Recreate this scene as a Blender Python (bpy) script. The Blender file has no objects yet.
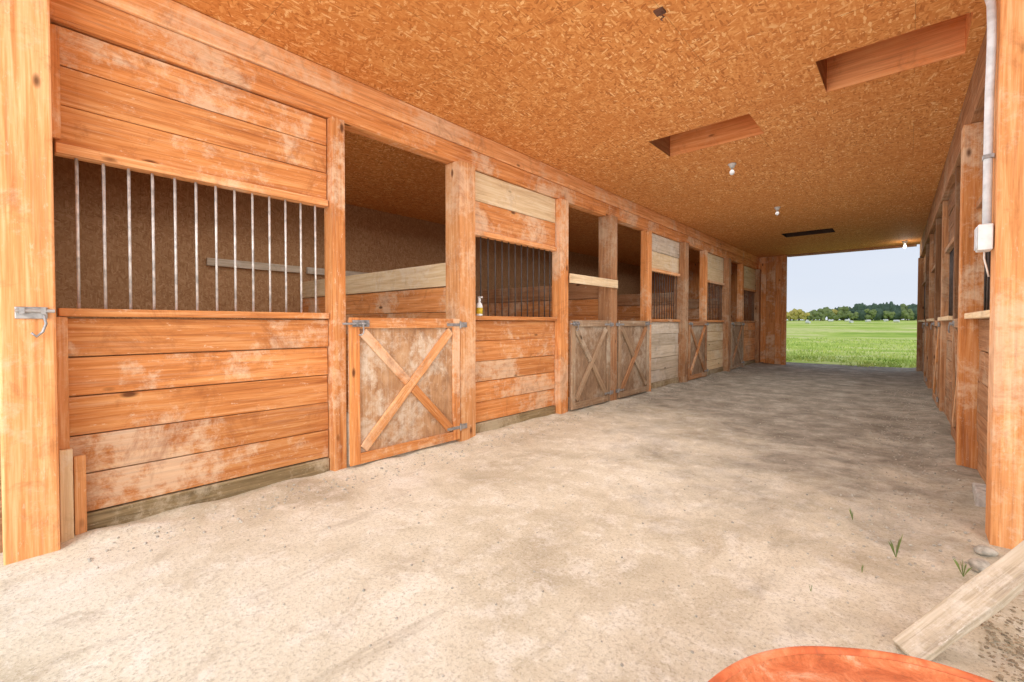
import bpy, bmesh, math, random
from mathutils import Vector, Matrix, noise
random.seed(7)
S = bpy.context.scene
C = S.collection
S.view_settings.view_transform = 'Standard'
PI = math.pi

# ------------------------------------------------------------ colours / nodes
def lin(c):
    o = []
    for v in c:
        v /= 255.0
        o.append(v/12.92 if v <= .04045 else ((v+.055)/1.055)**2.4)
    return (o[0], o[1], o[2], 1)

class NT:
    def __init__(s, name):
        s.m = bpy.data.materials.new(name); s.m.use_nodes = True
        s.t = s.m.node_tree; s.t.nodes.clear()
        s.out = s.n('ShaderNodeOutputMaterial'); s.b = s.n('ShaderNodeBsdfPrincipled')
        s.l(s.b.outputs[0], s.out.inputs[0])
    def n(s, t, **k):
        x = s.t.nodes.new(t)
        for a, v in k.items(): setattr(x, a, v)
        return x
    def l(s, a, b): s.t.links.new(a, b)
    def val(s, sock, v):
        if isinstance(v, bpy.types.NodeSocket): s.l(v, sock)
        else: sock.default_value = v
    def math(s, op, a, b=0.0, clamp=False):
        x = s.n('ShaderNodeMath', operation=op, use_clamp=clamp)
        s.val(x.inputs[0], a); s.val(x.inputs[1], b); return x.outputs[0]
    def mix(s, f, a, b, mode='MIX'):
        x = s.n('ShaderNodeMix', data_type='RGBA', blend_type=mode)
        s.val(x.inputs[0], f); s.val(x.inputs[6], a); s.val(x.inputs[7], b); return x.outputs[2]
    def ramp(s, f, stops):
        x = s.n('ShaderNodeValToRGB'); e = x.color_ramp.elements
        while len(e) < len(stops): e.new(.5)
        for i, (p, c) in enumerate(stops):
            e[i].position = p; e[i].color = c if len(c) == 4 else (c[0], c[0], c[0], 1)
        s.l(f, x.inputs[0]); return x.outputs[0]
    def mask(s, f, a, b, hi=1.0): return s.ramp(f, [(a, (0,0,0,1)), (b, (hi,hi,hi,1))])
    def noise(s, vec, scale, detail=4, dist=0, rough=.55):
        x = s.n('ShaderNodeTexNoise'); s.l(vec, x.inputs['Vector'])
        x.inputs['Scale'].default_value = scale; x.inputs['Detail'].default_value = detail
        x.inputs['Distortion'].default_value = dist; x.inputs['Roughness'].default_value = rough
        return x.outputs[0]
    def map(s, vec, sc=(1,1,1), rot=(0,0,0), tex=False):
        x = s.n('ShaderNodeMapping'); s.l(vec, x.inputs[0])
        if tex: x.vector_type = 'TEXTURE'; sc = tuple(1/v for v in sc)
        x.inputs['Scale'].default_value = sc; x.inputs['Rotation'].default_value = rot
        return x.outputs[0]
    def bump(s, h, st=.3, d=.01):
        x = s.n('ShaderNodeBump'); s.l(h, x.inputs['Height'])
        x.inputs['Strength'].default_value = st; x.inputs['Distance'].default_value = d
        s.l(x.outputs[0], s.b.inputs['Normal'])

def wood(name, cd, cm, cl, dirt=(175,160,140), damt=.4, axis='y', rough=.85, knots=.85, var=.3, sheet=False):
    k = NT(name)
    tc = k.n('ShaderNodeTexCoord').outputs['Object']
    isl = k.n('ShaderNodeNewGeometry').outputs['Random Per Island']
    orn = k.n('ShaderNodeObjectInfo').outputs['Random']
    r = k.math('ADD', k.math('MULTIPLY', isl, 13.0), k.math('MULTIPLY', orn, 29.0))
    vm = k.n('ShaderNodeVectorMath', operation='ADD'); k.l(tc, vm.inputs[0])
    cb = k.n('ShaderNodeCombineXYZ')
    for i in range(3): k.l(r, cb.inputs[i])
    k.l(cb.outputs[0], vm.inputs[1]); v = vm.outputs[0]
    def ax(g, a): return {'x': (g,a,a), 'y': (a,g,a), 'z': (a,a,g)}[axis]
    sc = ax(1.2, 26) if not sheet else ax(4, 9)
    gr = k.noise(k.map(v, sc), 1.3, 9, .6, .62)
    fine = k.noise(k.map(v, ax(3.5, 140)), 1.0, 4, .3, .6)
    g2 = k.math('ADD', k.math('MULTIPLY', gr, .72), k.math('MULTIPLY', fine, .28))
    col = k.ramp(g2, [(.30, lin(cd)), (.5, lin(cm)), (.68, lin(cl))])
    fr = k.math('FRACT', k.math('MULTIPLY', r, 3.7))
    tint = k.math('ADD', k.math('MULTIPLY', fr, var), 1-var*.6)
    cbt = k.n('ShaderNodeCombineColor')
    for i in range(3): k.l(tint, cbt.inputs[i])
    col = k.mix(1.0, col, cbt.outputs[0], 'MULTIPLY')
    # pale scuffs (localised), worn streaks, scratches
    big = k.noise(v, 1.3, 4, .2, .6); dm = k.noise(v, 12, 10, .3, .8)
    scuff = k.mask(k.math('ADD', k.math('MULTIPLY', big, .6), k.math('MULTIPLY', dm, .45)), .53, .61)
    streak = k.mask(k.noise(k.map(v, ax(1.0, 34)), 1.6, 8, .3, .8), .51, .63)
    scr = k.mask(k.noise(k.map(v, {'x': (9,30,30), 'y': (30,9,30), 'z': (30,30,9)}[axis], (.5,.4,.6)), 1.2, 6, .2, .8), .61, .66)
    dd = k.math('MULTIPLY', k.math('ADD', k.math('ADD', k.math('MULTIPLY', scuff, .75), k.math('MULTIPLY', streak, .25)), k.math('MULTIPLY', scr, .75), True), damt)
    col = k.mix(dd, col, lin(dirt))
    stain = k.mask(k.noise(v, 2.6, 9, 1.0, .78), .53, .68, .55)
    col = k.mix(stain, col, lin((cd[0]*.9, cd[1]*.9, cd[2]*.95)))
    if knots:
        vo = k.n('ShaderNodeTexVoronoi'); k.l(k.map(v, ax(2.2, 5.2)), vo.inputs['Vector']); vo.inputs['Scale'].default_value = .9
        kn = k.math('MULTIPLY', k.ramp(vo.outputs['Distance'], [(.05, (1,1,1,1)), (.10, (0,0,0,1))]), knots)
        col = k.mix(kn, col, lin((cd[0]*.5, cd[1]*.45, cd[2]*.45)))
    k.l(col, k.b.inputs['Base Color']); k.b.inputs['Roughness'].default_value = rough
    k.b.inputs['Specular IOR Level'].default_value = .2
    k.bump(g2, .4, .005)
    return k.m

def osb(name, stops, plane='xy', rough=.75, big=1.0):
    k = NT(name)
    tc = k.n('ShaderNodeTexCoord').outputs['Object']
    if plane != 'xy':
        sp = k.n('ShaderNodeSeparateXYZ'); k.l(tc, sp.inputs[0]); cb = k.n('ShaderNodeCombineXYZ')
        o = {'yz': (1,2,0), 'xz': (0,2,1)}[plane]
        for i in range(3): k.l(sp.outputs[o[i]], cb.inputs[i])
        tc = cb.outputs[0]
    nz = k.n('ShaderNodeTexNoise'); k.l(tc, nz.inputs['Vector']); nz.inputs['Scale'].default_value = 60; nz.inputs['Detail'].default_value = 3
    vm = k.n('ShaderNodeVectorMath', operation='MULTIPLY_ADD'); k.l(nz.outputs['Color'], vm.inputs[0]); vm.inputs[1].default_value = (.004,.004,0); k.l(tc, vm.inputs[2])
    tj = vm.outputs[0]
    ls = []
    for i, a in enumerate((.1, 1.15, 2.1, .6, 2.7, 1.6)):
        vo = k.n('ShaderNodeTexVoronoi')
        q = 1.0+.2*i
        k.l(k.map(tj, (10*big*q, 40*big*q, 1), (0, 0, a), True), vo.inputs['Vector']); vo.inputs['Scale'].default_value = 1.0
        sp = k.n('ShaderNodeSeparateColor'); k.l(vo.outputs['Color'], sp.inputs[0]); ls.append((sp.outputs[0], sp.outputs[1]))
    val = ls[0][0]
    for i in range(1, 6):
        pick = k.math('GREATER_THAN', ls[i][1], .66)
        x = k.n('ShaderNodeMix', data_type='FLOAT'); k.l(pick, x.inputs[0]); k.l(val, x.inputs[2]); k.l(ls[i][0], x.inputs[3])
        val = x.outputs[0]
    col = k.ramp(val, [(p, lin(c)) for p, c in stops])
    bl = k.noise(tc, .9, 4, .2)
    col = k.mix(k.mask(bl, .35, .7, .4), col, lin(stops[1][1]))
    br = k.n('ShaderNodeTexBrick'); k.l(tc, br.inputs['Vector']); br.inputs['Scale'].default_value = 1
    br.inputs['Brick Width'].default_value = 2.44; br.inputs['Row Height'].default_value = 1.22
    br.inputs['Mortar Size'].default_value = .003; br.inputs['Mortar Smooth'].default_value = .1
    col = k.mix(k.math('MULTIPLY', br.outputs['Fac'], .35), col, lin((110,66,32)))
    k.l(col, k.b.inputs['Base Color']); k.b.inputs['Roughness'].default_value = rough
    k.b.inputs['Specular IOR Level'].default_value = .25
    k.bump(val, .1, .002)
    return k.m

def plain(name, c, rough=.6, metal=0, nz=.12, scale=20, c2=None):
    k = NT(name); tc = k.n('ShaderNodeTexCoord').outputs['Object']
    f = k.noise(tc, scale, 5)
    c2 = c2 or tuple(max(0, x*(1-nz*2)) for x in c)
    k.l(k.ramp(f, [(.35, lin(c2)), (.62, lin(c))]), k.b.inputs['Base Color'])
    k.b.inputs['Roughness'].default_value = rough; k.b.inputs['Metallic'].default_value = metal
    k.bump(f, .15, .003)
    return k.m

M = {}
for a in 'xyz':
    M['or'+a] = wood('orange_wood_'+a, (158,90,46), (208,134,74), (230,170,110), (232,214,184), .62, a)
    M['cl'+a] = wood('clean_orange_wood_'+a, (178,110,60), (220,152,94), (240,190,138), (234,218,190), .45, a)
    M['br'+a] = wood('brown_wood_'+a, (124,82,52), (172,122,82), (202,152,110), (204,186,158), .5, a)
    M['gr'+a] = wood('grey_wood_'+a, (156,138,116), (202,184,158), (224,210,188), (220,212,200), .7, a)
    M['pa'+a] = wood('pale_wood_'+a, (196,160,118), (226,198,154), (242,222,186), (232,224,208), .5, a)
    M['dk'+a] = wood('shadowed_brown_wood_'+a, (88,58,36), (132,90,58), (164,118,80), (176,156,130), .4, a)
    M['we'+a] = wood('weathered_door_wood_'+a, (118,92,68), (160,130,100), (190,160,128), (202,188,166), .6, a)
M['kick'] = wood('kick_wood', (104,86,58), (148,126,90), (180,158,118), (200,184,156), .8, 'y')
M['doorply'] = wood('door_ply', (138,96,64), (180,136,96), (202,162,122), (218,204,182), .85, 'z', sheet=True, knots=0, var=.1)
M['doorply2'] = wood('door_ply_brown', (112,86,64), (150,120,92), (178,150,120), (196,180,158), .8, 'z', sheet=True, knots=0, var=.2)
M['osb'] = osb('ceiling_osb', [(0, (166,96,44)), (.2, (196,122,60)), (.7, (212,142,76)), (.9, (224,164,98)), (1, (238,196,138))])
M['osbw'] = osb('wall_osb', [(0, (146,104,68)), (.4, (168,126,86)), (.8, (178,138,98)), (1, (192,154,114))], 'yz')
M['osbx'] = osb('cross_wall_osb', [(0, (146,104,68)), (.4, (168,126,86)), (.8, (178,138,98)), (1, (192,154,114))], 'xz')
M['steel'] = plain('galvanised_bar', (220,214,206), .45, .3)
M['dsteel'] = plain('dark_bar', (84,74,68), .5, .5)
M['hw'] = plain('zinc_hardware', (168,164,160), .5, .4)
M['palehw'] = plain('pale_worn_metal', (186,182,176), .5, .4)
M['rustmetal'] = plain('rusty_hardware', (110,70,50), .7, .3)
M['white'] = plain('white_plastic', (232,232,228), .4, 0, .04)
M['dull'] = plain('dull_bulb_glass', (206,204,198), .5, 0, .05)
M['pvc'] = plain('conduit_plastic', (216,220,222), .45, 0, .05)
M['yellow'] = plain('yellow_label', (222,190,40), .5)
M['rope'] = plain('rope', (225,220,210), .9)
M['stone'] = plain('stone', (190,182,166), .9, 0, .12, 30)
M['soil'] = plain('brown_soil', (168,150,122), .95, 0, .15, 30)
M['conc'] = plain('concrete', (196,190,180), .9, 0, .12, 25)
M['bark'] = plain('bark', (80,62,48), .9)
M['bale'] = plain('bale_wrap', (222,222,216), .6, 0, .05)
M['weed'] = plain('weed_green', (142,162,84), .8, 0, .2, 8)
M['spruce'] = plain('hazy_spruce_leaf', (88,106,84), .95, 0, .2, 1.2, (68,88,72))  # distance haze is mixed into these three leaf colours, paler and greyer
M['green'] = plain('hazy_leaf_green', (132,142,84), .95, 0, .2, 1.2, (102,118,72))
M['autumn'] = plain('hazy_leaf_autumn', (196,178,92), .95, 0, .2, 1.2, (158,152,80))
k = NT('lit_bulb'); k.b.inputs['Base Color'].default_value = (1,.97,.9,1)
k.b.inputs['Emission Color'].default_value = (1,.93,.8,1); k.b.inputs['Emission Strength'].default_value = 3.0; M['bulb'] = k.m
k = NT('rusty_orange_paint'); tc = k.n('ShaderNodeTexCoord').outputs['Object']
f = k.noise(tc, 14, 10, .6, .7); f2 = k.noise(tc, 70, 8, .4, .75)
col = k.ramp(f, [(.34, lin((176,86,46))), (.45, lin((206,104,56))), (.55, lin((224,128,78))), (.66, lin((228,154,112))), (.76, lin((228,196,172)))])
col = k.mix(k.mask(f2, .54, .64, .5), col, lin((160,92,60)))
k.l(col, k.b.inputs['Base Color']); k.b.inputs['Roughness'].default_value = .75; k.bump(f2, .4, .003); M['drum'] = k.m
k = NT('rusty_dusty_lid'); tc = k.n('ShaderNodeTexCoord').outputs['Object']
f = k.noise(tc, 16, 12, .5, .8); f2 = k.noise(tc, 90, 6, .2, .8)
col = k.ramp(f, [(.36, lin((168,88,50))), (.45, lin((202,108,60))), (.55, lin((220,130,80))), (.66, lin((224,174,136)))])
col = k.mix(k.mask(f2, .54, .64, .5), col, lin((150,88,58)))
k.l(col, k.b.inputs['Base Color']); k.b.inputs['Roughness'].default_value = .85; k.bump(f, .4, .003); M['lid'] = k.m
# dirt
k = NT('packed_dirt'); tc = k.n('ShaderNodeTexCoord').outputs['Object']
a = k.noise(tc, .8, 9, .4, .68); b_ = k.noise(tc, 5, 12, .2, .8); c_ = k.noise(tc, 60, 12, .1, .85)
base = k.ramp(a, [(.36, lin((182,170,146))), (.47, lin((205,194,169))), (.57, lin((220,211,189))), (.68, lin((229,222,205)))])
base = k.mix(k.mask(b_, .50, .59, .5), base, lin((236,231,218)))
base = k.mix(k.mask(k.noise(tc, 2.4, 12, .4, .8), .53, .63, .45), base, lin((168,151,124)))
tr = k.noise(k.map(tc, (2.6, .35, 1)), 1.6, 12, .3, .8)
base = k.mix(k.mask(tr, .55, .64, .4), base, lin((158,143,118)))
base = k.mix(k.mask(c_, .51, .58, .55), base, lin((146,131,106)))
base = k.mix(k.mask(k.noise(tc, 95, 8, 0, .85), .55, .61, .45), base, lin((242,238,228)))
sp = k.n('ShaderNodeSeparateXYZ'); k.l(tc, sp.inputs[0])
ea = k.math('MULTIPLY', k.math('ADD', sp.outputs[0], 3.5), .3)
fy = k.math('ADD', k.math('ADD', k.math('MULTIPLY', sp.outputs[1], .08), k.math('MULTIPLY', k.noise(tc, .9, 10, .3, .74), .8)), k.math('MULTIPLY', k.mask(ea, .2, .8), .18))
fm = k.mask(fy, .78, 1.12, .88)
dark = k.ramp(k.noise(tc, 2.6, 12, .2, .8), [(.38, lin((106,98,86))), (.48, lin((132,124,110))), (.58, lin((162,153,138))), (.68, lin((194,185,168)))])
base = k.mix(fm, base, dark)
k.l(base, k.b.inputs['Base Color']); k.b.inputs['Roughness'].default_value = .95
k.b.inputs['Specular IOR Level'].default_value = .12
hh = k.math('ADD', k.math('MULTIPLY', b_, .35), k.math('MULTIPLY', c_, .7)); k.bump(hh, .55, .014); M['dirt'] = k.m
# field
k = NT('field_grass'); tc = k.n('ShaderNodeTexCoord').outputs['Object']
a = k.noise(k.map(tc, (.06,.09,1)), 1, 9, .8, .74); b_ = k.noise(tc, 1.2, 8, 0, .7)
col = k.ramp(a, [(.38, lin((156,184,74))), (.48, lin((196,212,98))), (.57, lin((230,224,150)))])
col = k.mix(k.mask(b_, .50, .66, .5), col, lin((138,166,68)))
k.l(col, k.b.inputs['Base Color']); k.b.inputs['Roughness'].default_value = 1
k.b.inputs['Specular IOR Level'].default_value = .05; M['field'] = k.m
M['blade'] = plain('grass_blade', (216,226,128), .9, 0, .2, 1.0, (144,174,72))

# ------------------------------------------------------------ geometry helpers
def B(bm, x0, x1, y0, y1, z0, z1, j=0):
    r = lambda: random.uniform(-j, j)
    vs = [bm.verts.new((x+r(), y+r(), z+r())) for x in (x0, x1) for y in (y0, y1) for z in (z0, z1)]
    for f in ((0,1,3,2), (4,6,7,5), (0,4,5,1), (2,3,7,6), (0,2,6,4), (1,5,7,3)):
        bm.faces.new([vs[i] for i in f])
def T(bm, pts, r, seg=8, caps=True):
    pts = [Vector(p) for p in pts]; rings = []
    for i, p in enumerate(pts):
        d = (pts[min(i+1, len(pts)-1)] - pts[max(i-1, 0)]).normalized()
        u = d.orthogonal().normalized() if i == 0 else (u - d*u.dot(d)).normalized()
        w = d.cross(u); rr = r[i] if isinstance(r, (list, tuple)) else r
        rings.append([bm.verts.new(p + (u*math.cos(2*PI*q/seg) + w*math.sin(2*PI*q/seg))*rr) for q in range(seg)])
    for a, b in zip(rings, rings[1:]):
        for q in range(seg): bm.faces.new((a[q], a[(q+1) % seg], b[(q+1) % seg], b[q]))
    if caps:
        bm.faces.new(rings[0][::-1]); bm.faces.new(rings[-1])
def L(bm, prof, seg=32):
    rings = []
    for r, z in prof:
        if r < 1e-5: rings.append([bm.verts.new((0,0,z))])
        else: rings.append([bm.verts.new((r*math.cos(2*PI*q/seg), r*math.sin(2*PI*q/seg), z)) for q in range(seg)])
    for a, b in zip(rings, rings[1:]):
        for q in range(seg):
            q2 = (q+1) % seg
            if len(a) == 1 and len(b) == 1: continue
            if len(a) == 1: bm.faces.new((a[0], b[q], b[q2]))
            elif len(b) == 1: bm.faces.new((a[q], b[0], a[q2]))
            else: bm.faces.new((a[q], b[q], b[q2], a[q2]))
def O(name, bm, mat, parent=None, bev=0, smooth=False, loc=None, rot=None):
    bmesh.ops.recalc_face_normals(bm, faces=bm.faces)
    me = bpy.data.meshes.new(name); bm.to_mesh(me); bm.free()
    if smooth:
        for p in me.polygons: p.use_smooth = True
    me.materials.append(mat)
    o = bpy.data.objects.new(name, me); C.objects.link(o)
    if parent: o.parent = parent
    if loc: o.location = loc
    if rot: o.rotation_euler = rot
    if bev:
        b = o.modifiers.new('bevel', 'BEVEL'); b.width = bev; b.segments = 2; b.limit_method = 'ANGLE'
    return o
def tag(o, label, cat, group=None, kind=None):
    o['label'] = label; o['category'] = cat
    if group: o['group'] = group
    if kind: o['kind'] = kind
    return o
def thing(name, label, cat, loc=(0,0,0), rz=0, group=None):
    o = bpy.data.objects.new(name, None); C.objects.link(o)
    o.location = loc; o.rotation_euler = (0,0,rz); o.empty_display_size = .1
    return tag(o, label, cat, group)
def struct(name, bm, mat, label=None):
    o = O(name, bm, mat); o['kind'] = 'structure'; o['category'] = name.split('_')[0]; o['label'] = label or name.replace('_', ' ')
    return o
def NB(): return bmesh.new()
def box_obj(name, dims, mat, parent=None, bev=0, j=0):
    bm = NB(); B(bm, *dims, j); return O(name, bm, mat, parent, bev)

# ------------------------------------------------------------ dimensions
CZ, BZ = 3.2, 2.83
XW, XB, XR, YE = -3.5, -7.1, 4.0, 15.3
SK = .019
def xr(y): return .45 - SK*(y-3.5)
KN = [(0,0), (.3,0), (2.2,-.005), (3.1,.03), (4.9,.10), (9,.09), (13,.0), (30,0)]
def sy(y):
    for (a, p), (b, q) in zip(KN, KN[1:]):
        if a <= y <= b: return y + p + (q-p)*(y-a)/(b-a)
    return y
def gz(y): return -.03 + (0 if y < 60 else min(y-60, 100)*.023)

# ------------------------------------------------------------ floor
bm = NB(); nx, ny = 180, 300
x0, x1, y0, y1 = -7.4, 4.2, -4.5, 16.4
vs = []
def fz(x, y):
    z = noise.noise(Vector((x*.8, y*.8, 0)))*.01 + noise.noise(Vector((x*3.5, y*3.5, 3)))*.002
    e = math.exp(-((x+3.4)/.16)**2) + math.exp(-((x-.3)/.18)**2)
    return min(z + e*.03*(1+1.2*noise.noise(Vector((x*7, y*4, 9)))), .06)
for j in range(ny+1):
    for i in range(nx+1):
        x = x0+(x1-x0)*i/nx; y = y0+(y1-y0)*j/ny
        vs.append(bm.verts.new((x, y, fz(x, y))))
for j in range(ny):
    for i in range(nx):
        a = j*(nx+1)+i; bm.faces.new((vs[a], vs[a+1], vs[a+nx+2], vs[a+nx+1]))
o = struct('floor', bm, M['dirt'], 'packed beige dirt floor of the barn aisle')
for p in o.data.polygons: p.use_smooth = True

# ground outside
bm = NB(); ys = [16.2, 20, 30, 60, 110, 160, 420]; prev = None
for y in ys:
    row = [bm.verts.new((x, y, gz(y))) for x in (-260, -20, 0, 20, 200)]
    if prev:
        for q in range(4): bm.faces.new((prev[q], prev[q+1], row[q+1], row[q]))
    prev = row
o = O('field_ground', bm, M['field']); tag(o, 'flat green hay field beyond the far opening', 'field', None, 'structure')
bm = NB()
for i in range(13000):
    y = 15.75 + random.random()**1.6*30; x = random.uniform(-.32*y-1, .12*y)
    nzv = noise.noise(Vector((x*.9, y*.9, 4)))
    if y < 18 and nzv + (y-16.6)*.4 < .12: continue
    h = random.uniform(.03, .16)*(.6+noise.noise(Vector((x*.8, y*.5, 0)))); a = random.random()*PI; w = .010 + .0006*y
    dx, dy = math.cos(a)*w, math.sin(a)*w; tx, ty = random.uniform(-.07,.07), random.uniform(-.07,.07)
    bm.faces.new([bm.verts.new(p) for p in ((x-dx, y-dy, -.04), (x+dx, y+dy, -.04), (x+tx, y+ty, h))])
tag(O('meadow_grass', bm, M['blade']), 'rough green grass growing outside the far opening', 'grass', None, 'stuff')

# ------------------------------------------------------------ ceiling with hatches
H = [(-.57, .28, 4.17, 4.78), (-2.19, -1.18, 4.78, 5.38), (-2.19, -1.25, 11.6, 12.15)]
xs = sorted({-7.15, 4.05} | {h[0] for h in H} | {h[1] for h in H}); yy = sorted({-.1, YE+.1} | {h[2] for h in H} | {h[3] for h in H})
bm = NB()
for a, b in zip(xs, xs[1:]):
    for c, d in zip(yy, yy[1:]):
        mx, my = (a+b)/2, (c+d)/2
        if any(h[0] < mx < h[1] and h[2] < my < h[3] for h in H): continue
        bm.faces.new([bm.verts.new(p) for p in ((a,c,CZ), (a,d,CZ), (b,d,CZ), (b,c,CZ))])
bmesh.ops.remove_doubles(bm, verts=bm.verts, dist=1e-4)
struct('ceiling', bm, M['osb'], 'orange strand board ceiling over the aisle and stalls')
bm = NB(); B(bm, -7.3, 4.2, -.2, YE+.2, 3.62, 3.68); struct('roof', bm, M['brx'], 'unseen roof deck added above the ceiling to block light')  # unseen slab over the ceiling, added to block light
hl = ['open wood lined ceiling hatch nearest the conduit wall', 'open wood lined ceiling hatch over mid aisle, nearer the long row of stalls', 'small dark ceiling hatch near the far opening']
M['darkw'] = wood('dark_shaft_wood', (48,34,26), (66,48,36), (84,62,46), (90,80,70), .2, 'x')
M['hatchw'] = wood('hatch_lining', (186,106,54), (224,140,80), (238,170,110), (230,200,160), .15, 'x')
M['hatchy'] = wood('hatch_lining_end', (130,80,46), (168,110,66), (194,134,86), (200,170,130), .15, 'y')
for i, ((a, b, c, d), lb) in enumerate(zip(H, hl)):
    t = thing('ceiling_hatch', lb, 'hatch', ((a+b)/2, (c+d)/2, CZ), 0, 'hatches in the ceiling')
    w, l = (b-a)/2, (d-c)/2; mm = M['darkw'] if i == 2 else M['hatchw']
    box_obj('frame_board', (-w-.03, w+.03, l, l+.04, .002, .38), mm, t)
    box_obj('frame_board', (-w-.03, w+.03, -l-.04, -l, .004, .38), mm, t)
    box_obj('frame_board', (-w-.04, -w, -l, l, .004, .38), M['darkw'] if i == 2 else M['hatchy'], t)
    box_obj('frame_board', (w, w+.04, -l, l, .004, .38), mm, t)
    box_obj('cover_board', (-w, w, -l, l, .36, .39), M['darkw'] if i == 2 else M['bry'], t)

# ------------------------------------------------------------ outer walls
def wall(name, dims, mat, label): bm = NB(); B(bm, *dims); return struct(name, bm, mat, label)
wall('wall_left', (XB-.1, XB, -.05, YE, -.1, 3.62), M['osbw'], 'strand board back wall of the left stalls')
wall('wall_right', (XR, XR+.1, 3.55, YE, -.1, 3.62), M['osbw'], 'strand board back wall of the right stalls')
wall('wall_front_left', (XB, -3.54, .0, .08, -.1, CZ), M['osbx'], 'end wall of the left stall row')
wall('wall_front_right', (.56, XR, 3.56, 3.64, -.1, CZ), M['osbx'], 'end wall of the right stall row')
bm = NB()
y = YE; x = -7.1
while x < -2.8:
    x2 = min(x+.24, -2.76); B(bm, x, x2-.005, y, y+.05, -.05, CZ-.002); x = x2
struct('wall_end_left', bm, M['orz'], 'vertical board end wall beside the far opening')
bm = NB(); x = .26
while x < 4: B(bm, x, x+.235, y, y+.05, -.05, CZ-.002); x += .24
struct('wall_end_right', bm, M['brz'], 'vertical board end wall right of the far opening')
tag(box_obj('opening_post', (-2.84, -2.72, YE-.13, YE-.004, -.03, CZ-.003), M['orz'], None, .006), 'brown post edging the far opening, on the wide end wall side', 'post')
tag(box_obj('opening_header', (-2.72, .1, YE-.02, YE+.1, CZ-.05, CZ-.003), M['bry'], None, .005), 'thin wooden header across top of the far opening', 'beam')

# ------------------------------------------------------------ beams
def beam(x0, x1, y0, y1, z0, z1, mat, label, rz=0, loc=(0,0,0)):
    bm = NB(); B(bm, x0, x1, y0, y1, z0, z1); o = O('ceiling_beam', bm, mat, None, .006); o.location = loc; o.rotation_euler.z = rz
    tag(o, label, 'beam'); return o
beam(-3.62, -3.45, .225, YE-.01, BZ+.19, CZ-.004, M['cly'], 'upper long orange beam over the left stalls, touching the ceiling')
beam(-3.60, -3.47, .225, YE-.01, BZ, BZ+.186, M['ory'], 'lower long orange beam resting on the left stall posts')
beam(0, .16, .21, YE-3.5-.02, BZ, CZ-.004, M['bry'], 'long wooden beam over the right stall row', math.atan(SK), (xr(3.5)-.07, 3.5, 0))

# ------------------------------------------------------------ stall front panel
def panel(w, label, X, Y, rz, lower='or', upper='or', nb=12, bar='steel', top2=None, sill='or', head='cl', kick=True, upz=(2.18, 2.82), upn=3, lb=5, proud=.035):
    t = thing('stall_panel', label, 'stall panel', (X, Y, 0), rz, 'stall front panels')
    h = w/2
    bm = NB(); z = .0 if not kick else .13; step = (1.235-z)/lb
    for i in range(lb):
        B(bm, -.05+random.uniform(0,.006), .0+random.uniform(-.007,.004), -h, h, z+.003, z+step-.003, .003); z += step
    O('lower_boards', bm, M[lower+'y'], t, .003)
    if kick: box_obj('kick_board', (-.05, .012, -h, h, -.04, .125), M['kick'], t, .005)
    box_obj('sill_rail', (-.07, proud, -h, h, 1.24, 1.285), M[sill+'y'], t, .005)
    box_obj('head_rail', (-.06, .03, -h, h, upz[0]-.055, upz[0]-.002), M[head+'y'], t, .005)
    for i in range(nb):
        y = -h + w*(i+.75)/(nb+.5)
        bm = NB(); T(bm, [(-.02, y, 1.286), (-.02, y, upz[0]-.056)], .0075, 8)
        O('bar', bm, M[bar], t, 0, True)
    bm = NB(); z = upz[0]; st = (upz[1]-upz[0])/upn; n = upn - (1 if top2 else 0)
    for i in range(n):
        B(bm, -.04, .0+random.uniform(-.007,.004), -h, h, z+.002, z+st-.003, .002); z += st
    O('upper_boards', bm, M[upper+'y'], t, .003)
    if top2:
        o = box_obj('upper_board', (-.04, .004, -h, h, z+.003, upz[1]), M[top2+'y'], t, .004); o['label'] = 'pale upper board'
    return t

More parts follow.
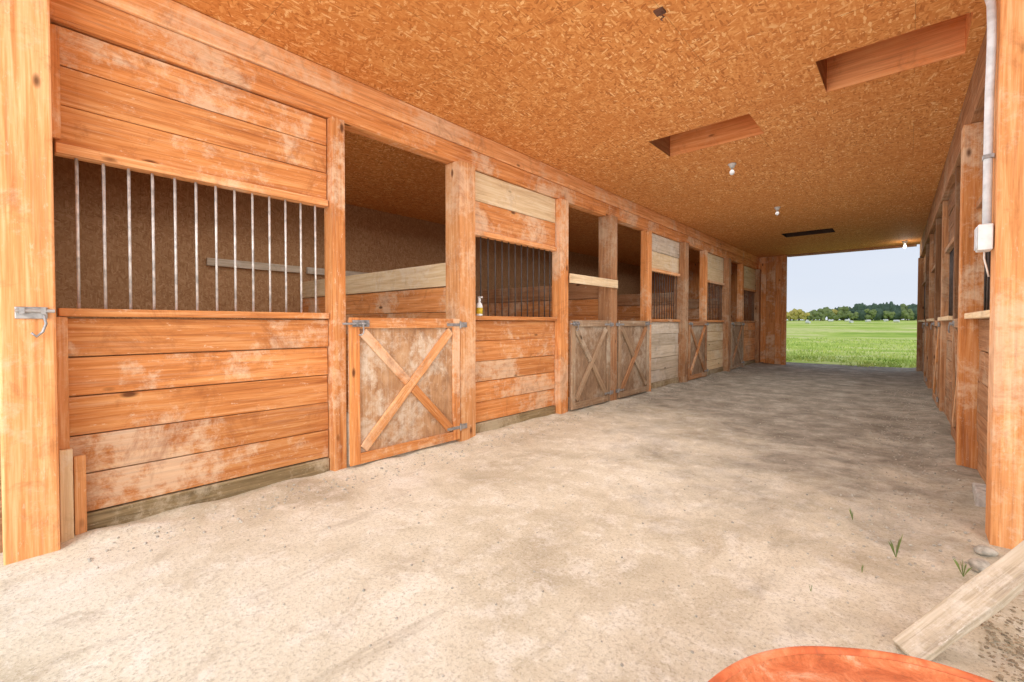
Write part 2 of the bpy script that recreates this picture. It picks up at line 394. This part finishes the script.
def door(w, label, X, Y, rz, ply, fr, br, hinge=1, latch=True, h=1.2, z0=.05):
    t = thing('stall_door', label, 'door', (X, Y, z0), rz, 'stall half doors with cross bracing')
    a = w/2; s = .088
    box_obj('door_sheet', (-.045, -.024, -a+.005, a-.005, .01, h-.01), M[ply], t, .002)
    for y in (-a, a-s): box_obj('stile', (-.023, 0, y, y+s, 0, h), M[fr+'z'], t, .004, .002)
    for z in (0, h-s): box_obj('rail', (-.023, 0, -a+s+.002, a-s-.002, z, z+s), M[fr+'y'], t, .004)
    iw, ih = w-2*s, h-2*s; ln = math.hypot(iw, ih); an = math.atan2(ih, iw); bw = .08
    def brace(y0, y1, sign, mat):
        bm = NB(); B(bm, -.0225, .001, y0, y1, -bw/2, bw/2)
        return O('brace', bm, mat, t, .003, False, (0, 0, h/2), (sign*an, 0, 0))
    e = ln/2-.045; g = .046
    brace(-e, e, 1, M[br+'y'])
    brace(-e, -g, -1, M[fr+'y']); brace(g, e, -1, M[fr+'y'])
    for z in (.12, h-.06):
        bm = NB(); y = hinge*a
        B(bm, .001, .005, *sorted((y-hinge*.17, y)), z-.014, z+.014); B(bm, .001, .005, *sorted((y+hinge*.002, y+hinge*.09)), z-.025, z+.025)
        hg = O('hinge', bm, M['hw'], t)
        bm = NB(); T(bm, [(.007, y, z-.035), (.007, y, z+.035)], .008, 8); O('hinge_pin', bm, M['hw'], hg)
    if latch:
        y = -hinge*a; bm = NB(); z = h-.05
        B(bm, .001, .006, *sorted((y+hinge*.02, y+hinge*.17)), z-.025, z+.03)
        T(bm, [(.018, y-hinge*.07, z), (.018, y+hinge*.16, z)], .009, 8)
        for q in (.04, .13): B(bm, .003, .03, *sorted((y+hinge*q, y+hinge*(q+.015))), z-.015, z+.015)
        lt = O('latch', bm, M['hw'], t)
        bm = NB(); T(bm, [(.03, y+hinge*.1, z), (.035, y+hinge*.1, z-.03), (.035, y+hinge*.1, z-.075), (.03, y+hinge*.085, z-.09), (.03, y+hinge*.06, z-.09)], .006, 8)
        O('latch_handle', bm, M['hw'], lt)
    return t

def post(dims, mat, label, top=BZ-.003, bev=.008, name='wooden_post', loc=None, rz=0, group=None):
    bm = NB(); x0, x1, y0, y1 = dims; B(bm, x0, x1, y0, y1, -.05, top, .002)
    o = O(name, bm, mat, None, bev)
    if loc: o.location = loc; o.rotation_euler.z = rz
    return tag(o, label, 'post', group)

# left row
def mid(a, b): return (a+b)/2
def lp(y0, y1, label, **k): a, b = sy(y0), sy(y1); return panel(b-a, label, XW, mid(a, b), 0, **k)
def ld(y0, y1, label, *r): a, b = sy(y0), sy(y1); return door(b-a, label, -3.37, mid(a, b), 0, *r)
lp(.24, 1.77, 'first orange stall panel beside the big corner post, with bright steel bars', nb=13, upper='or', lower='or', lb=5)
lp(3.27, 4.76, 'second stall panel with dark bars, pale top board and orange lower boards', bar='dsteel', top2='pa', upn=2, nb=13, upz=(2.2,2.82))
lp(7.56, 8.99, 'third stall panel with whitish grey lower boards', lower='gr', upper='pa', bar='dsteel', top2='gr', upn=2, nb=12, upz=(2.2,2.82))
lp(10.52, 11.94, 'fourth stall panel with pale upper boards, between two brown doors', lower='pa', upper='pa', bar='dsteel', upn=2, nb=12, upz=(2.2,2.82))
lp(13.51, 15.08, 'last left stall panel, beside the far end wall', lower='cl', upper='pa', bar='dsteel', upn=2, nb=12, upz=(2.2,2.82))
ld(1.89, 3.04, 'nearest orange brown stall door with large cross brace and bolt latch', 'doorply', 'or', 'cl')
ld(4.96, 5.99, 'second stall door, under the pale crossbar', 'doorply2', 'we', 'we')
ld(6.25, 7.35, 'third stall door, paired with its neighbour across one post', 'doorply2', 'we', 'br', -1)
ld(9.22, 10.34, 'fourth stall door, beyond the whitish grey panel', 'doorply2', 'br', 'or')
ld(12.2, 13.32, 'fifth and farthest left stall door', 'doorply2', 'we', 'br')
post((-3.53, -3.33, .02, .22), M['clz'], 'thick orange corner post nearest camera on the left, metal latch on it', CZ-.004, .01)
for d, m, lb in [
    ((-3.56,-3.42,1.775,1.885), 'orz', 'slim orange post between first barred panel and nearest door'),
    ((-3.60,-3.38,3.05,3.26), 'clz', 'thick orange post on hinge side of nearest door'),
    ((-3.56,-3.42,4.77,4.95), 'orz', 'orange post between second panel and second door'),
    ((-3.60,-3.38,6.02,6.22), 'brz', 'brown post between the second and third doors'),
    ((-3.56,-3.42,7.38,7.54), 'orz', 'brown post between third door and whitish grey panel'),
    ((-3.60,-3.38,9.00,9.20), 'brz', 'brown post between third panel and fourth door'),
    ((-3.56,-3.42,10.37,10.50), 'orz', 'brown post between fourth door and fourth panel'),
    ((-3.60,-3.38,11.96,12.17), 'brz', 'brown post between fourth panel and fifth door'),
    ((-3.56,-3.42,13.36,13.50), 'orz', 'brown post between fifth door and last left panel'),
    ((-3.60,-3.40,15.09,15.28), 'brz', 'brown post in corner where left row meets end wall')]:
    post((d[0], d[1], sy(d[2]), sy(d[3])), M[m], lb)
tag(box_obj('trim_board', (-3.495, -3.445, .226, .272, -.03, 1.236), M['clz'], None, .004), 'narrow pale upright board beside the corner post, below sill', 'board')
tag(box_obj('trim_board', (-3.495, -3.465, .226, .262, 2.2, 2.80), M['orz'], None, .004), 'narrow upright trim beside the corner post, above the bars', 'board')
tag(box_obj('offcut_board', (-3.44, -3.42, .228, .28, 0, .52), M['paz'], None, .003), 'short pale offcut board standing against the corner post', 'board')
tag(box_obj('offcut_board', (-3.462, -3.444, .285, .335, 0, .47), M['clz'], None, .003), 'short orange offcut board standing against lower boards of first panel', 'board')
tag(box_obj('crossbar_board', (-3.377, -3.35, 5.0, 6.28, 1.74, 1.86), M['pay'], None, .004), 'pale board fixed across the second doorway', 'board')

# stall partitions
for y, lb in ((3.18, 'board partition seen through the nearest doorway'), (6.21, 'board partition between second and third stalls'),
              (9.18, 'board partition between third and fourth stalls'), (12.08, 'board partition between fourth and fifth stalls')):
    t = thing('stall_partition', lb, 'partition', (0, y, 0), 0, 'stall partitions')
    bm = NB(); z = .0
    for i in range(6): B(bm, XB+.005, -3.61, -.025, .025, z+.003, z+.262, .002); z += .265
    O('partition_boards', bm, M['orx'], t, .004)
    box_obj('top_board', (XB+.005, -3.61, -.04, .03, z+.005, z+.25), M['brx'] if y > 6 else M['pax'], t, .004)
tag(box_obj('wall_rail', (XB+.004, XB+.05, 1.9, 3.13, 1.98, 2.08), M['gry'], None, .004), 'grey rail board on back wall of the first stall', 'board')
tag(box_obj('wall_rail', (XB+.004, XB+.05, 3.24, 4.7, 1.98, 2.08), M['gry'], None, .004), 'grey rail board on back wall of the second stall', 'board')

# ------------------------------------------------------------ right row
RZ = PI + math.atan(SK)
def rp(y0, y1, label, **k): y = mid(y0, y1); return panel(y1-y0, label, xr(y), y, RZ, sill='pa', head='br', bar='dsteel', kick=False, proud=.085, **k)
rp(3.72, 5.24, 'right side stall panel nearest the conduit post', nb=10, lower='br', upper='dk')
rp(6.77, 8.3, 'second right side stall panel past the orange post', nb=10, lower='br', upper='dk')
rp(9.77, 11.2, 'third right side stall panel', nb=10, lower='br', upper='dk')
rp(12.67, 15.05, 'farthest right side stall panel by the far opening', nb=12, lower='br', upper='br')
for a, b, lb in ((5.52, 6.57, 'first right side stall door beyond the orange post'), (8.47, 9.6, 'second right side stall door'), (11.37, 12.5, 'farthest right side stall door')):
    y = mid(a, b); door(b-a, lb, xr(y)-.06, y, RZ, 'doorply2', 'br', 'cl')
post((-.115, .11, 0, .2), M['clz'], 'thick orange post at right frame edge carrying the conduit', CZ-.004, .01, loc=(xr(3.5), 3.5, 0))
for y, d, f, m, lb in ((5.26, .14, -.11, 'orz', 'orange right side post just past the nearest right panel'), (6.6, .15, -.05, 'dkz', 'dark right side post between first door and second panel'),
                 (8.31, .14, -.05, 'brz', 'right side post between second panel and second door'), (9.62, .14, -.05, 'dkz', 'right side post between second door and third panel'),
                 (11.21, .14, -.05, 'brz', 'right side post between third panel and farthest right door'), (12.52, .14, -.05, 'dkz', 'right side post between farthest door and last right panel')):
    post((f, .1, 0, d), M[m], lb, loc=(xr(y), y, 0), rz=math.atan(SK))
post((-.1, .16, 0, .2), M['brz'], 'brown post forming right edge of far opening', BZ-.003, loc=(xr(15.08), 15.08, 0))

# conduit and box on near right post
xp = xr(3.5)-.119
t = thing('electrical_conduit', 'pale grey plastic conduit running down the right post into a junction box', 'conduit', (xp, 3.6, 1.6))
bm = NB(); T(bm, [(-.022,.0,.13), (-.022,.0,.72), (-.022,-.01,.86), (-.022,-.04,.98), (-.022,-.055,1.1), (-.022,-.05,1.2), (-.022,-.01,1.33), (-.03,.05,1.42), (-.05,.09,1.50), (-.09,.11,1.57)], .019, 12); O('pipe', bm, M['pvc'], t, 0, True)
bm = NB(); B(bm, -.06, -.001, -.06, .06, 0, .14); jb = O('junction_box', bm, M['white'], t, .006)
bm = NB(); B(bm, -.066, -.0605, -.05, .05, .01, .13); O('box_cover', bm, M['pvc'], jb, .003)
bm = NB(); B(bm, -.043, -.001, -.03, .03, .5, .52); O('clip', bm, M['hw'], t)
bm = NB(); T(bm, [(-.03,0,0), (-.03,0,-.04), (-.02,.02,-.08), (-.008,.03,-.14)], .004, 6); O('cable', bm, M['rope'], t, 0, True)

# latch on corner post
t = thing('gate_latch', 'galvanised latch bracket with hook on the big corner post', 'latch', (-3.33, .13, 1.22))
bm = NB(); B(bm, .0, .010, -.055, .06, .005, .065); O('plate', bm, M['palehw'], t, .004)
bm = NB(); T(bm, [(.02,-.055,.045), (.02,.085,.045)], .009, 10); B(bm, .008, .03, -.04, -.022, .03, .062); B(bm, .008, .03, .035, .052, .03, .062); O('bolt', bm, M['palehw'], t)
bm = NB(); T(bm, [(.025,.045,.025), (.033,.052,-.02), (.03,.04,-.06), (.026,.018,-.085), (.026,.0,-.065)], .006, 8); O('hook', bm, M['hw'], t, 0, True)

# spray bottle on sill
t = thing('spray_bottle', 'white bottle with yellow label standing on second panel sill', 'bottle', (-3.473, 3.44, 1.286))
bm = NB(); L(bm, [(0,0), (.032,0), (.035,.01), (.035,.1), (.028,.13), (.012,.145), (.012,.155), (0,.155)], 20); bo = O('body', bm, M['white'], t, 0, True)
bm = NB(); L(bm, [(.0355,.02), (.0358,.02), (.0358,.085), (.0355,.085)], 20); O('bottle_label', bm, M['yellow'], bo, 0, True)
bm = NB(); L(bm, [(0,.155), (.015,.155), (.015,.18), (.009,.19), (0,.19)], 16); B(bm, -.012, .04, -.008, .008, .188, .205); O('cap', bm, M['white'], t)

# ceiling lamps
def lamp(x, y, label, lit=False, s=1):
    t = thing('ceiling_lamp', label, 'lamp', (x, y, CZ), 0, 'bare bulb ceiling lamps')
    bm = NB(); L(bm, [(a*s, b*s) for a, b in [(0,-.001), (.055,-.001), (.058,-.015), (.04,-.03), (.03,-.06), (0,-.06)]], 20); O('socket', bm, M['dull'], t, 0, True)
    bm = NB(); L(bm, [(a*s, b*s) for a, b in [(0,-.061), (.013,-.061), (.015,-.08), (.03,-.11), (.033,-.135), (.022,-.16), (0,-.168)]], 20)
    O('bulb', bm, M['bulb'] if lit else M['dull'], t, 0, True)
    if lit:
        l = bpy.data.lights.new('bulb_light', 'POINT'); l.energy = 4; l.color = (1,.93,.82); l.shadow_soft_size = .05
        lo = bpy.data.objects.new('bulb_light', l); C.objects.link(lo); lo.location = (x, y, CZ-.25)
lamp(-1.70, 6.12, 'unlit white bulb lamp beside the mid aisle hatch', False, .85)
lamp(-1.74, 8.9, 'unlit white bulb lamp between mid aisle lamp and dark far hatch', False, .85)
lamp(-.12, 14.6, 'small glowing bulb lamp above far right corner of opening', True)
bm = NB(); T(bm, [(0,0,0), (.01,.01,-.03), (.03,0,-.05), (.015,-.02,-.07), (.03,-.03,-.09)], .004, 6); B(bm, -.03,.03,-.03,.03,-.012,-.001)
o = O('loose_wire', bm, M['rustmetal']); o.location = (-1.23, 2.84, CZ); tag(o, 'loose dark wire end hanging from the ceiling', 'wire')

# ------------------------------------------------------------ drum
t = thing('steel_drum', 'rusty orange steel drum at the bottom edge of the frame', 'drum', (.10, .575, 0))
DH, R = .722, .300
bm = NB()
prof = [(0,.012), (R-.01,.012), (R,.02), (R,DH*.33-.02), (R+.01,DH*.33), (R,DH*.33+.02), (R,DH*.66-.02), (R+.01,DH*.66), (R,DH*.66+.02), (R,DH-.010)]
L(bm, prof, 64); O('shell', bm, M['drum'], t, 0, True)
def dent(bm, amt, f=1):
    for v in bm.verts:
        v.co += Vector((noise.noise(v.co*9*f), noise.noise(v.co*9*f+Vector((5,5,5))), noise.noise(v.co*7*f+Vector((9,1,4)))))*amt
    return bm
rr = .006; pr = [(R-.001+rr*math.cos(q), DH-rr+rr*math.sin(q)) for q in [(-PI*.4+PI*1.4*i/9) for i in range(10)]]
bm = NB(); L(bm, pr, 160); O('rim', dent(bm, .003), M['drum'], t, 0, True)
bm = NB(); L(bm, [(R-.006,DH-.007), (R-.010,DH-.011), (R-.03,DH-.011), (R-.045,DH-.007), (R*.6,DH-.008), (R*.3,DH-.006), (0,DH-.005)], 96); ld_ = O('lid', dent(bm, .003), M['lid'], t, 0, True)
bm = NB(); L(bm, [(0,DH-.009), (.03,DH-.009), (.03,DH+.002), (.022,DH+.005), (0,DH+.005)], 20); o = O('bung_cap', bm, M['rustmetal'], ld_); o.location = (-.1,-.15,0)

# leaning plank
a = Vector((.035, 2.175, .045)); d = Vector((.279, .296, .26)).normalized()
bm = NB(); prev = None; N = 18
for i in range(N+1):
    x = -.05 + 1.3*i/N; q = []
    for (yy_, zz) in ((-.047,-.019), (.047,-.019), (.047,.019), (-.047,.019)):
        n1 = noise.noise(Vector((x*6, yy_*30, zz*40)))*.006
        xx = x + (noise.noise(Vector((yy_*40, zz*60, 2)))*.05 if i == 0 else 0)
        q.append(bm.verts.new((xx, yy_+n1, zz+n1*.6)))
    if prev:
        for s in range(4): bm.faces.new((prev[s], prev[(s+1) % 4], q[(s+1) % 4], q[s]))
    else: bm.faces.new(q[::-1])
    prev = q
bm.faces.new(prev)
M['plank'] = wood('weathered_plank', (136,120,98), (194,178,152), (222,208,184), (230,222,208), .7, 'x')
o = O('leaning_plank', bm, M['plank'], None, .004); o.location = a
o.rotation_euler = (Matrix.Rotation(math.atan2(d.y, d.x), 4, 'Z') @ Matrix.Rotation(-math.asin(d.z), 4, 'Y') @ Matrix.Rotation(.2, 4, 'X')).to_euler()
tag(o, 'weathered pale plank propped up slanting, behind the rusty drum', 'plank')
def rock(bm, c, r, sub=2, fl=.6):
    res = bmesh.ops.create_icosphere(bm, subdivisions=sub, radius=r); s = random.random()*50
    for v in res['verts']:
        n = noise.noise(v.co/r*1.1 + Vector((s, s, s)))
        v.co = v.co*(1+.35*n); v.co.z *= fl; v.co += Vector(c)
tag(box_obj('concrete_block', (.335, .43, 4.15, 4.42, -.02, .11), M['conc'], None, .012, .005), 'pale concrete footing block against base of nearest right panel', 'block')
for x, y, r, lb in ((.27, 3.05, .05, 'grey stone on the ground beside the leaning plank'), (.3, 3.3, .04, 'small stone at foot of the right edge post'),
                   (.22, 2.72, .025, 'small stone next to lower end of the leaning plank')):
    bm = NB(); rock(bm, (0,0,0), r, 3); o = O('stone', bm, M['stone'], None, 0, True); o.location = (x, y, fz(x, y)+r*.4); tag(o, lb, 'stone')
bm = NB()
for i in range(3000):
    q = random.random()
    if q < .35: x, y = random.gauss(.0, .22), random.uniform(2.9, 11)
    elif q < .68: x, y = random.gauss(-3.18, .1), random.uniform(.3, 13)
    else: x, y = random.uniform(-3.2, .1), random.uniform(.8, 9)
    if x > .3 or x < -3.35: continue
    rr_ = random.uniform(.002, .008)*(1.3 if q < .68 else 1)
    rock(bm, (x, y, fz(x, y)+rr_*.4), rr_, 1, .7)
tag(O('pebbles', bm, M['stone']), 'small loose pebbles scattered over the dirt floor', 'pebbles', None, 'stuff')
bm = NB()
for i in range(450):
    x, y = random.gauss(.3, .06), random.gauss(2.4, .2); rr_ = random.uniform(.002, .008)
    if x < .2: continue
    rock(bm, (x, y, fz(x, y)+rr_*.3), rr_, 1, .6)
tag(O('soil_clods', bm, M['soil']), 'brown crumbled soil clods beneath the leaning plank', 'soil', None, 'stuff')
for x, y, n, hh, lb in ((-.04, 3.04, 5, .13, 'green weed sprouting in dirt left of the right edge post'), (-.16, 2.75, 4, .05, 'small green weed between tallest weed and leaning plank'),
                    (-.32, 2.4, 3, .04, 'tiny weed sprout farthest from right wall'), (-.25, 3.45, 5, .09, 'green weed growing behind the tallest weed'), (.2, 2.95, 9, .09, 'weed beside the leaning plank and grey stone')):
    bm = NB()
    for i in range(n):
        an = random.random()*2*PI; l = random.uniform(.1, .45)*hh; w = .0013; dx, dy = math.cos(an), math.sin(an)
        z = hh*random.uniform(.6, 1)
        p = [(-dy*w, dx*w, 0), (dy*w, -dx*w, 0), (dx*l*.5+dy*w, dy*l*.5-dx*w, z*.7), (dx*l, dy*l, z), (dx*l*.5-dy*w, dy*l*.5+dx*w, z*.7)]
        bm.faces.new([bm.verts.new(q) for q in p])
    o = O('weed', bm, M['weed']); o.location = (x, y, fz(x, y)-.003); tag(o, lb, 'weed')

# ------------------------------------------------------------ far trees and bales
def tree(x, y, h, kind):
    lab = {'spruce': 'dark green tree in the distant treeline', 'green': 'olive green bushy tree in the distant treeline', 'autumn': 'yellow autumn tree in the distant treeline'}[kind]
    t = thing('distant_tree', lab, 'tree', (x, y, gz(y)-.02), 0, lab.replace('tree in', 'trees in'))
    bm = NB(); T(bm, [(0,0,0), (0,0,h*.35)], [.14,.09], 6); O('trunk', bm, M['bark'], t)
    bm = NB()
    if kind == 'spruce':
        rock(bm, (0,0,h*.34), 1.15, 3, h*.3)
        for q in range(5): rock(bm, (-.8+.4*q,0,h*random.uniform(.5,.74)), h*.085, 2, 2.6)
    else:
        for i in range(8):
            an = i*.8+random.random()*.5; rr = .7
            rock(bm, (math.cos(an)*rr, math.sin(an)*rr*.5, h*random.uniform(.2,.76)), h*random.uniform(.14,.18), 2, 1.0)
    for v in bm.verts: v.co += Vector((random.uniform(-.1,.1), random.uniform(-.1,.1), random.uniform(-.16,.16)))
    O('crown', bm, M[kind], t)
for row in range(5):
    x = -46 + row*1.25
    while x < 13:
        if x < -19: kd = random.choice(['autumn','green','autumn','autumn']); h = random.uniform(3.0, 3.8)
        elif x < -12: kd = random.choice(['spruce','autumn','green']); h = random.uniform(3.7, 4.3)
        else: kd = random.choice(['spruce','green','spruce','spruce']) if row else 'green'; h = random.uniform(4.3, 5.2)
        if row == 0: h *= .7
        tree(x, 146+row*4, h, kd); x += random.uniform(3.4, 3.6)
for i, (x, y) in enumerate([(-14.5,134), (-11.5,137), (-7.2,131), (-4.2,136), (-19.8,137), (-9.4,120), (-16.6,116), (-2.2,127)]):
    bm = NB(); T(bm, [(-.5,0,.28), (.5,0,.28)], .28, 20)
    o = O('hay_bale', bm, M['bale'], None, .03); o.location = (x, y, gz(y)-.02); o.rotation_euler.z = .4*i
    tag(o, 'white wrapped hay bale lying in the distant field', 'hay bale', 'white wrapped bales in the distant field')

# ------------------------------------------------------------ world, lights
w = bpy.data.worlds.new('World'); S.world = w; w.use_nodes = True; nt = w.node_tree; nt.nodes.clear()
out = nt.nodes.new('ShaderNodeOutputWorld'); bg = nt.nodes.new('ShaderNodeBackground'); tc = nt.nodes.new('ShaderNodeTexCoord')
sp = nt.nodes.new('ShaderNodeSeparateXYZ'); rp_ = nt.nodes.new('ShaderNodeValToRGB'); nz = nt.nodes.new('ShaderNodeTexNoise')
mp = nt.nodes.new('ShaderNodeMapping'); mp.inputs['Scale'].default_value = (2,2,9); nz.inputs['Scale'].default_value = 1.6; nz.inputs['Detail'].default_value = 5
nt.links.new(tc.outputs['Generated'], mp.inputs[0]); nt.links.new(mp.outputs[0], nz.inputs[0]); nt.links.new(tc.outputs['Generated'], sp.inputs[0])
e = rp_.color_ramp.elements; e[0].position = 0; e[0].color = lin((226,234,246)); e[1].position = .4; e[1].color = lin((186,206,240))
nt.links.new(sp.outputs[2], rp_.inputs[0])
mx = nt.nodes.new('ShaderNodeMix'); mx.data_type = 'RGBA'; mx.inputs[7].default_value = lin((238,241,248))
ml = nt.nodes.new('ShaderNodeMath'); ml.operation = 'MULTIPLY'; ml.inputs[1].default_value = .6; nt.links.new(nz.outputs[0], ml.inputs[0])
nt.links.new(ml.outputs[0], mx.inputs[0]); nt.links.new(rp_.outputs[0], mx.inputs[6]); nt.links.new(mx.outputs[2], bg.inputs[0]); nt.links.new(bg.outputs[0], out.inputs[0])
bg.inputs[1].default_value = 1.0
def area(loc, rot, sx, sy_, e, col=(.95,.975,1)):
    l = bpy.data.lights.new('daylight_and_fill', 'AREA'); l.shape = 'RECTANGLE'; l.size = sx; l.size_y = sy_; l.energy = e; l.color = col  # shared by the entrance skylight lamps and the added indoor fill lamps
    o = bpy.data.objects.new('daylight_and_fill', l); C.objects.link(o); o.location = loc; o.rotation_euler = rot
area((-1.4, -2.6, 1.9), (math.radians(94), 0, 0), 5, 3, 245)
area((3.2, 1.4, 1.7), (math.radians(94), 0, math.radians(75)), 3, 2.6, 50)
area((-1.6, 6.4, 3.12), (0, 0, 0), 2.0, 11.0, 152)  # added fill lamp under the aisle ceiling, no real fixture there
area((-1.6, 5.6, .35), (PI, 0, 0), 2.4, 8.0, 56)  # added fill lamp near the floor, aimed up to brighten the ceiling
area((-5.3, 7.6, 2.9), (0, 0, 0), 2.6, 14.2, 55)  # added fill lamp over the left stalls
area((-5.3, 2.0, 2.6), (0, 0, 0), 2.6, 3.0, 20)  # extra added fill lamp for the nearest stall
area((2.2, 9.5, 3.12), (0, 0, 0), 2.6, 11, 10)  # weak added fill lamp over the right stalls
l = bpy.data.lights.new('sun', 'SUN'); l.energy = 1.1; l.angle = math.radians(25); l.color = (1,.98,.95)
o = bpy.data.objects.new('sun', l); C.objects.link(o); o.rotation_euler = (math.radians(62), 0, math.radians(28))

# ------------------------------------------------------------ camera
cam = bpy.data.cameras.new('camera'); cam.lens = 16; cam.sensor_width = 36; cam.shift_y = -.0083; cam.clip_start = .02; cam.clip_end = 1000
co = bpy.data.objects.new('camera', cam); C.objects.link(co); co.location = (0, 0, 1.2)
co.rotation_euler = (math.radians(88.9), 0, math.radians(41.18)); S.camera = co
